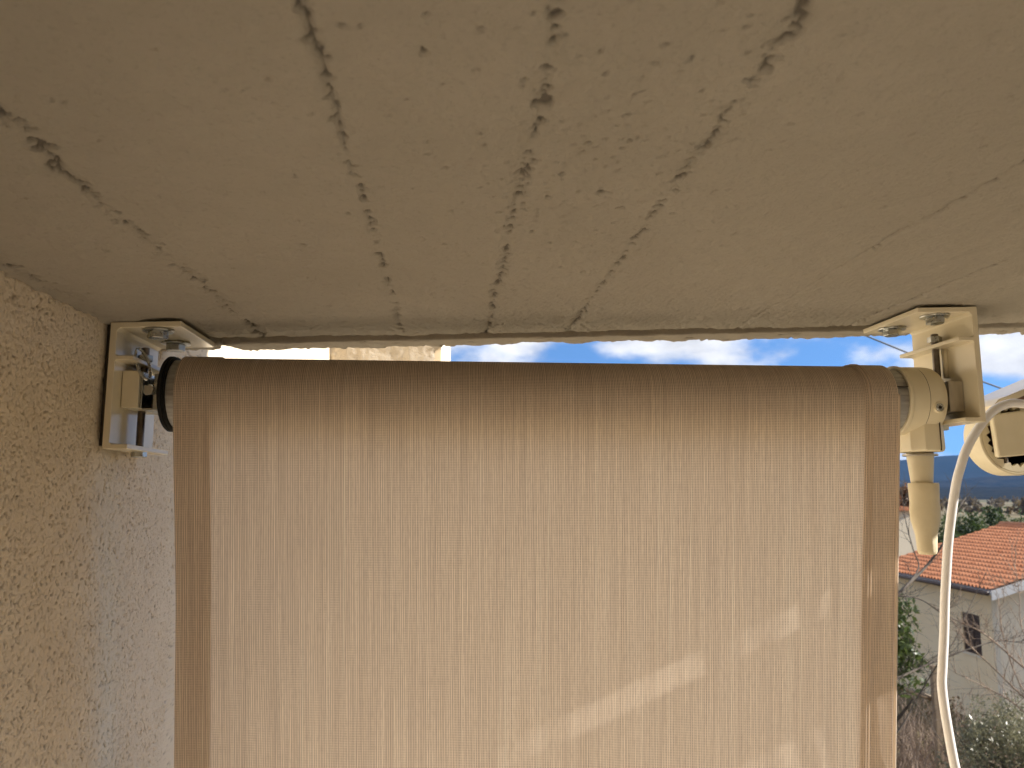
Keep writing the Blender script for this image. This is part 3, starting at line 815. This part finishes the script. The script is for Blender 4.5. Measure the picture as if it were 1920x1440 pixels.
def trunk_mesh(mb, base, top, r0, r1, seed, limbs=6, spread=1.0):
    r = random.Random(seed); base = Vector(base); top = Vector(top)
    pts = [base.lerp(top, t) + Vector((r.uniform(-.06, .06), r.uniform(-.06, .06), 0)) * (t > 0) * (top - base).length * 0.25 for t in (0, .25, .5, .75, 1)]
    pts = spline(pts, 4); mb.tube(pts, [r0 + (r1 - r0) * i / (len(pts) - 1) for i in range(len(pts))], 8)
    for k in range(limbs):
        i = r.randrange(len(pts) // 2, len(pts)); a = r.uniform(0, 6.28)
        e = pts[i] + Vector((math.cos(a), math.sin(a), r.uniform(.3, 1.1))) * spread * r.uniform(.6, 1)
        mid = pts[i].lerp(e, .5) + Vector((0, 0, -.12 * spread))
        q = spline([pts[i], mid, e], 3); mb.tube(q, [r1 * .9 * (1 - .75 * j / (len(q) - 1)) for j in range(len(q))], 6)
def leafy_tree(name, label, base, h, R, n, size, mat, seed, crown_z=None, cat='tree', group=None, clumps=16, aspect=2.0, droop=0, shell=0.5):
    t = empty(name, base, label, cat, group)
    b = Vector(base); cz = b.z + (crown_z if crown_z is not None else h - R[2])
    tm = MB(); trunk_mesh(tm, b + Vector((0, 0, -0.3)), (b.x, b.y, cz), 0.045 * h * 0.5, 0.02 * h * 0.5, seed, 7, R[0] * 0.8)
    tm.build('trunk', BARK, t, smooth=True)
    lm = MB(); leaves(lm, (b.x, b.y, cz), R, n, size, seed, clumps, aspect, droop, shell)
    o = mobj('crown', lm.v, lm.f, mat, t)
    return t
EG = 'evergreen trees behind the tiled roof'
for k, (px, py, d, rx, rz, lab) in enumerate([
        (1772, 957, 58, 1.9, 2.4, 'dark evergreen tree just right of the hanging sleeve'),
        (1808, 950, 62, 2.3, 2.6, 'broad evergreen tree behind the far end of the tiled roof'),
        (1852, 944, 66, 2.6, 2.8, 'tallest evergreen tree, above the ridge end of the tiled roof'),
        (1893, 947, 70, 2.4, 2.8, 'paler evergreen tree behind the ridge of the tiled roof'),
        (1935, 946, 64, 2.5, 2.8, 'evergreen tree cut by the right edge behind the roof')]):
    p = atY(px, py, d)
    leafy_tree('evergreen_tree', lab, (p.x, p.y, GROUND), p.z - GROUND, (rx, rx, rz + 0.8), 3000, 0.34, EVERG, 300 + k, group=EG, clumps=26, shell=0.35)
p = atY(1688, 900, 47)
leafy_tree('oak_tree', 'brown leaved tree above the pale house by the blind edge', (p.x, p.y, GROUND), p.z - GROUND, (1.5, 1.5, 1.5), 2200, 0.26, OAKBR, 320, clumps=20)
# distant tree line along the fields: a mass nobody could count
tl = MB()
r_ = np.random.default_rng(9)
for k in range(420):
    d = r_.choice([330., 520., 760., 1000.]) * r_.uniform(0.93, 1.07)
    x = r_.uniform(0.30, 1.15) * d
    h = r_.uniform(2.5, 8)
    leaves(tl, (x, d, GROUND + h * 0.5), (h * 0.5, h * 0.5, h * 0.55), 26, h * 0.42, 5000 + k, 7, 1.3, 0, 0.3)
tag(mobj('tree_line', tl.v, tl.f, SCRUB), 'distant scrub and tree line along the fields', kind='stuff')

# ------------------------------------------------------------------ house with the tiled roof
HO = np.array([18.19, 26.0]); EV = np.array([0.058, 0.998]); EU = np.array([0.998, -0.058])
ZE, ZR, UR, LV = -3.185, -1.30, 6.1, 8.7
def hp_(u, v, z): q = HO + EU * u + EV * v; return (q[0], q[1], z)
house = empty('tiled_house', hp_(UR, LV / 2, GROUND), 'cream house with a clay tiled gable roof below the balcony', 'house')
sl_ = (ZR - ZE) / UR
wall = MB()
u0, u1, v0, v1 = 0.50, 2 * UR - 0.50, 0.55, LV - 0.4
zt0 = ZE - 0.14 + sl_ * 0.5
def quadbox(mb, u0, u1, v0, v1, z0, z1):
    v = [hp_(u0, v0, z0), hp_(u1, v0, z0), hp_(u1, v1, z0), hp_(u0, v1, z0), hp_(u0, v0, z1), hp_(u1, v0, z1), hp_(u1, v1, z1), hp_(u0, v1, z1)]
    return mb.add(v, [(0,3,2,1),(4,5,6,7),(0,1,5,4),(1,2,6,5),(2,3,7,6),(3,0,4,7)])
# long wall with a real window opening
WV0, WV1, WZ0, WZ1 = 1.62, 2.72, -5.62, -4.22
for (a, b, c, d) in ((v0, WV0, GROUND - .5, zt0), (WV1, v1, GROUND - .5, zt0), (WV0, WV1, GROUND - .5, WZ0), (WV0, WV1, WZ1, zt0)):
    quadbox(wall, u0, u0 + 0.3, a, b, c, d)
wall.build('wall', HCREAM, house)
for v in (v0 - 0.006, v1 - 0.30):
    P = [hp_(u0 - 0.004, v, GROUND - .5), hp_(u1, v, GROUND - .5), hp_(u1, v, zt0), hp_(UR, v, ZR - 0.14), hp_(u0 - 0.004, v, zt0)]
    Q = [tuple(np.array(p) + np.array([*(EV * 0.3), 0])) for p in P]
    MB().add(P + Q, [(0, 1, 2, 3, 4), (9, 8, 7, 6, 5)] + [(i, i + 5, (i + 1) % 5 + 5, (i + 1) % 5) for i in range(5)]).build('gable_wall', PALEW, house)
quadbox(MB(), u1 - 0.3, u1 - 0.004, v0 + .3, v1 - .3, GROUND - .5, zt0).build('back_wall', HCREAM, house)
roof = MB()
for sgn in (1, -1):
    a, b = (0, UR) if sgn > 0 else (2 * UR, UR)
    P = [hp_(a, 0, ZE - 0.14), hp_(b, 0, ZR - 0.14), hp_(b, LV, ZR - 0.14), hp_(a, LV, ZE - 0.14)]
    Q = [(p[0], p[1], p[2] + 0.12) for p in P]
    roof.add(P + Q, [(0,3,2,1),(4,5,6,7),(0,1,5,4),(1,2,6,5),(2,3,7,6),(3,0,4,7)])
roof_o = roof.build('roof', HWHITE, house)
def tiles(sgn):
    NC, NR = 40, 18
    vs = np.linspace(0, LV, NC * 8 + 1); cols = vs / (LV / NC)
    ts = []
    for r in range(NR):
        ts += [r + 0.0, r + 0.001 + 0.02, r + 0.5, r + 0.985]
    ts = np.array(ts)
    V_, T_ = np.meshgrid(vs, ts)
    cph = (V_ / (LV / NC)) % 1.0
    barrel = np.where(cph < 0.6, np.sin(cph / 0.6 * math.pi) * 0.060, -np.sin((cph - 0.6) / 0.4 * math.pi) * 0.028)
    fr = T_ % 1.0
    jitter = (vnoise(np.floor(V_ / (LV / NC)) + 0.5, np.floor(T_) + 0.5, 401) - 0.5)
    lift = 0.055 * (1 - fr) + 0.02 * jitter
    t01 = (T_ / NR + jitter * 0.002) * 1.0
    u = -0.06 + t01 * (UR + 0.06)
    if sgn < 0: u = 2 * UR - u
    z = ZE + t01 * (ZR - ZE) + 0.03 + barrel + lift
    Xr = HO[0] + EU[0] * u + EV[0] * V_; Yr = HO[1] + EU[1] * u + EV[1] * V_
    o = grid_mesh('roof_tiles', Xr, Yr, z, CLAY, None, smooth=False, parent=None)
    me = o.data; v = np.empty(len(me.vertices) * 3, np.float32); me.vertices.foreach_get('co', v)
    me.vertices.foreach_set('co', (v.reshape(-1, 3) - np.array(house.location)).astype(np.float32).ravel()); me.update()
    o.parent = roof_o; o['kind'] = 'stuff'
tiles(1); tiles(-1)
rc = MB(); rc.tube([hp_(UR, -0.03, ZR + 0.04), hp_(UR, LV + 0.03, ZR + 0.04)], 0.13, 12); rc.build('ridge_cap', CLAY, roof_o, smooth=True)
for (a, b) in ((0.0, UR), (2 * UR, UR)):           # white barge boards on the near verge
    P = [hp_(a, -0.03, ZE - 0.30), hp_(b, -0.03, ZR - 0.30), hp_(b, -0.03, ZR + 0.02), hp_(a, -0.03, ZE + 0.02)]
    Q = [tuple(np.array(p) + np.array([*(EV * 0.028), 0])) for p in P]
    MB().add(P + Q, [(0,1,2,3),(7,6,5,4),(0,4,5,1),(1,5,6,2),(2,6,7,3),(3,7,4,0)]).build('barge_board', HWHITE, roof_o)
MB().tube([hp_(-0.13, 0.0, ZE - 0.07), hp_(-0.13, LV, ZE - 0.07)], 0.075, 10).build('gutter', GUT, roof_o, smooth=True)
win = quadbox(MB(), u0 + 0.10, u0 + 0.13, WV0, WV1, WZ0, WZ1).build('window', SHUT, house)
fr_ = MB()
for (a, b, c, d) in ((WV0, WV0 + .07, WZ0, WZ1), (WV1 - .07, WV1, WZ0, WZ1), (WV0 + .07, WV1 - .07, WZ0, WZ0 + .07), (WV0 + .07, WV1 - .07, WZ1 - .07, WZ1), ((WV0 + WV1) / 2 - .04, (WV0 + WV1) / 2 + .04, WZ0 + .07, WZ1 - .07)):
    quadbox(fr_, u0 + 0.04, u0 + 0.099, a, b, c, d)
fr_.build('frame', SHUT, win)
sl2 = MB()
for z in np.arange(WZ0 + .10, WZ1 - .10, 0.075):
    quadbox(sl2, u0 + 0.055, u0 + 0.095, WV0 + .075, (WV0 + WV1) / 2 - .045, z, z + .045); quadbox(sl2, u0 + 0.055, u0 + 0.095, (WV0 + WV1) / 2 + .045, WV1 - .075, z, z + .045)
sl2.build('shutter_slats', SHUT, win)
quadbox(MB(), u0 - 0.06, u0 + 0.09, WV0 - .08, WV1 + .08, WZ0 - .06, WZ0 - .003).build('sill', PALEW, win)

# pale house further back, mostly behind the blind
PH = empty('pale_house', (24.5, 48, GROUND), 'pale plastered house with a low roof left of the tiled house', 'house')
p0 = atY(1718, 958, 45)
MB().box((p0.x - 9, 45, GROUND - .5), (p0.x, 54, p0.z)).build('wall', PALEW, PH)
MB().prism([(p0.x - 9.3, p0.z + .02), (p0.x + .3, p0.z + .02), (p0.x + .3, p0.z + .14), (p0.x - 4.5, p0.z + .65), (p0.x - 9.3, p0.z + .14)], 'y', 44.6, 54.4).build('roof', CLAY, PH)

# ------------------------------------------------------------------ bare trees
def twigs(mb, pts, n, L, r, rnd, depth=1, bias=Vector((0, 0, 0.45))):
    for k in range(n):
        i = rnd.randrange(max(1, len(pts) // 5), len(pts)); p = pts[i]
        d = (pts[min(i + 1, len(pts) - 1)] - pts[max(i - 1, 0)]).normalized()
        dr = (d * rnd.uniform(.3, 1) + Vector((rnd.gauss(0, .6), rnd.gauss(0, .5), rnd.gauss(0, .5))) + bias).normalized()
        l = L * rnd.uniform(.4, 1.1); q = [p]; cur = dr.copy()
        for s_ in range(4):
            cur = (cur + Vector((rnd.gauss(0, .16), rnd.gauss(0, .16), rnd.gauss(0.02, .16)))).normalized(); q.append(q[-1] + cur * l / 4)
        mb.tube(q, [r * (1 - .7 * j / 4) for j in range(5)], 4, caps=False)
        if depth: twigs(mb, q, 3, L * .5, r * .55, rnd, depth - 1, bias)
def bare_tree(label, base, limbs, d, seed, mat, group='bare trees in front of the tiled house'):
    rnd = random.Random(seed)
    t = empty('bare_tree', base, label, 'tree', group)
    b = Vector(base); first = atY(limbs[0][0][0][0], limbs[0][0][0][1], d)
    tr = MB(); mid = b.lerp(first, .5) + Vector((.15, .1, 0))
    pts = spline([b + Vector((0, 0, -.3)), mid, first, first + Vector((0.05, 0, 1.0))], 5)
    tr.tube(pts, [.13 - .07 * i / (len(pts) - 1) for i in range(len(pts))], 9); tr.build('trunk', BARK, t, smooth=True)
    br = MB()
    for pl, r0, r1, n in limbs:
        pts = spline([atY(x, y, d + k * 0.16 + rnd.uniform(-.25, .25)) for k, (x, y) in enumerate(pl)], 5)
        br.tube(pts, [r0 + (r1 - r0) * i / (len(pts) - 1) for i in range(len(pts))], 7)
        twigs(br, pts, int(n * 1.7), 0.55, max(r1, .0055), rnd, 1)
    br.build('branches', mat, t, smooth=True)
p = atY(1600, 1500, 12.0)
bare_tree('bare dark limbed tree reaching out from behind the blind', (p.x, 12.0, GROUND), [
    ([(1600, 1230), (1640, 1165), (1690, 1108), (1738, 1060), (1775, 1008), (1793, 960), (1812, 932)], .036, .006, 13),
    ([(1690, 1110), (1722, 1066), (1712, 1030), (1700, 985), (1694, 950), (1690, 915)], .013, .004, 7),
    ([(1600, 1200), (1660, 1125), (1720, 1122), (1765, 1150), (1800, 1172), (1850, 1180)], .014, .004, 12),
    ([(1600, 1360), (1650, 1290), (1700, 1264), (1757, 1238), (1820, 1216), (1870, 1202), (1925, 1206)], .024, .006, 16),
    ([(1600, 1480), (1690, 1362), (1718, 1312), (1760, 1242), (1790, 1200), (1830, 1112), (1850, 1072)], .015, .004, 12),
    ([(1600, 1440), (1660, 1330), (1700, 1300), (1730, 1340), (1765, 1390)], .014, .004, 10)], 12.0, 501, BARK)
p = atY(2030, 1500, 11.0)
bare_tree('bare pale twigged tree leaning in from the right edge', (p.x, 11.0, GROUND), [
    ([(2030, 1330), (1970, 1285), (1920, 1252), (1870, 1208), (1838, 1184), (1800, 1166), (1768, 1152)], .020, .005, 14),
    ([(2030, 1380), (1970, 1345), (1920, 1308), (1860, 1250), (1822, 1214), (1798, 1186)], .017, .005, 12),
    ([(2020, 1400), (1960, 1330), (1915, 1288), (1882, 1200), (1874, 1138)], .014, .004, 11),
    ([(2020, 1320), (1960, 1250), (1917, 1180), (1911, 1112), (1903, 1060)], .013, .004, 11),
    ([(2030, 1430), (1985, 1396), (1905, 1322), (1850, 1290), (1792, 1262)], .017, .005, 12)], 11.0, 511, BARKP)

# olive tree, laurel, scrub, posts
p = atY(1872, 1288, 15.0)
leafy_tree('olive_tree', 'silvery olive tree at the lower right below the cable', (p.x, 15.0, GROUND), p.z - GROUND, (1.35, 1.2, 1.35), 9000, 0.085, OLIVE, 601, clumps=30, aspect=3.6, droop=0.2, shell=0.25)
p = atY(1960, 1330, 14.2)
leafy_tree('olive_tree', 'second olive tree cut by the right edge', (p.x, 14.2, GROUND), p.z - GROUND, (0.8, 0.9, 1.1), 4000, 0.085, OLIVE, 603, clumps=22, aspect=3.6, droop=0.2, shell=0.25)
p = atY(1625, 1085, 13.5)
leafy_tree('laurel_tree', 'green laurel showing leaves along the right edge of the blind', (p.x, 13.5, GROUND), p.z - GROUND, (0.86, 0.8, 1.1), 3200, 0.12, LAUREL, 605, clumps=24, aspect=2.4, shell=0.45)
sb = MB(); rnd = random.Random(77)
for k in range(900):
    q0 = atY(rnd.uniform(1600, 1960), 1500, rnd.uniform(16, 22)); q0.z = GROUND
    h = rnd.uniform(1.2, 3.9) * (1.0 if q0.x < 12 else 0.8)
    cur = Vector((rnd.gauss(0, .25), rnd.gauss(0, .25), 1)).normalized(); q = [q0]
    for s_ in range(5):
        cur = (cur + Vector((rnd.gauss(0, .22), rnd.gauss(0, .22), rnd.gauss(0, .12)))).normalized(); q.append(q[-1] + cur * h / 5)
    sb.tube(q, [.016 * (1 - .75 * j / 5) for j in range(6)], 4, caps=False)
    twigs(sb, q, 3, 0.6, .006, rnd, 0)
tag(mobj('dry_scrub', sb.v, sb.f, BARKP), 'tangle of dry bramble stems in the garden', kind='stuff')
ul = MB()
for k in range(60):
    q0 = atY(rnd.uniform(1600, 1980), 1500, rnd.uniform(16, 25)); R_ = rnd.uniform(.35, .8)
    leaves(ul, (q0.x, q0.y, GROUND + R_ * rnd.uniform(.6, 2.2)), (R_, R_, R_ * 1.2), 260, .10, 900 + k, 8, 1.8, 0, .3)
tag(mobj('undergrowth', ul.v, ul.f, SCRUB), 'brown and green undergrowth below the bare trees', kind='stuff')
def post(label, px, py0, py1, d, w, lean=0.0):
    a = atY(px, py0, d); b = Vector((a.x + lean, d, GROUND - 0.3))
    o = MB().add([(a.x - w/2, d - w/2, a.z), (a.x + w/2, d - w/2, a.z + .02), (a.x + w/2, d + w/2, a.z + .02), (a.x - w/2, d + w/2, a.z),
                  (b.x - w/2, d - w/2, b.z), (b.x + w/2, d - w/2, b.z), (b.x + w/2, d + w/2, b.z), (b.x - w/2, d + w/2, b.z)],
                 [(0,1,2,3),(7,6,5,4),(0,4,5,1),(1,5,6,2),(2,6,7,3),(3,7,4,0)]).build('wooden_post', TIMBER, bevel=.008)
    tag(o, label, 'post', 'garden posts')
post('weathered wooden garden post just left of the white cable', 1749, 1248, 1440, 17.5, .115)
post('thin wooden stake leaning beside the garden post', 1756, 1350, 1440, 16.5, .045, -.12)
a, b = atY(1640, 1270, 17.6), atY(1752, 1312, 17.6)
tag(MB().tube([a, b], .055, 8).build('wooden_rail', TIMBER, smooth=True), 'pale wooden rail slanting down to the garden post', 'rail')

# ------------------------------------------------------------------ air between here and the mountains
hz = MB().box((-7600, -1600, GROUND - 12), (9600, 7600, 420)).build('haze', None)
tag(hz, 'thin blue haze over the valley', kind='stuff')
hm = bpy.data.materials.new('haze_air'); hm.use_nodes = True
hn = hm.node_tree.nodes; hn.clear()
pv_ = hn.new('ShaderNodeVolumePrincipled'); pv_.inputs['Density'].default_value = 4.2e-5
pv_.inputs['Color'].default_value = (0.22, 0.48, 1.0, 1); pv_.inputs['Anisotropy'].default_value = 0.0
ho = hn.new('ShaderNodeOutputMaterial'); hm.node_tree.links.new(pv_.outputs[0], ho.inputs['Volume'])
hz.data.materials.append(hm)
hz.display_type = 'WIRE'
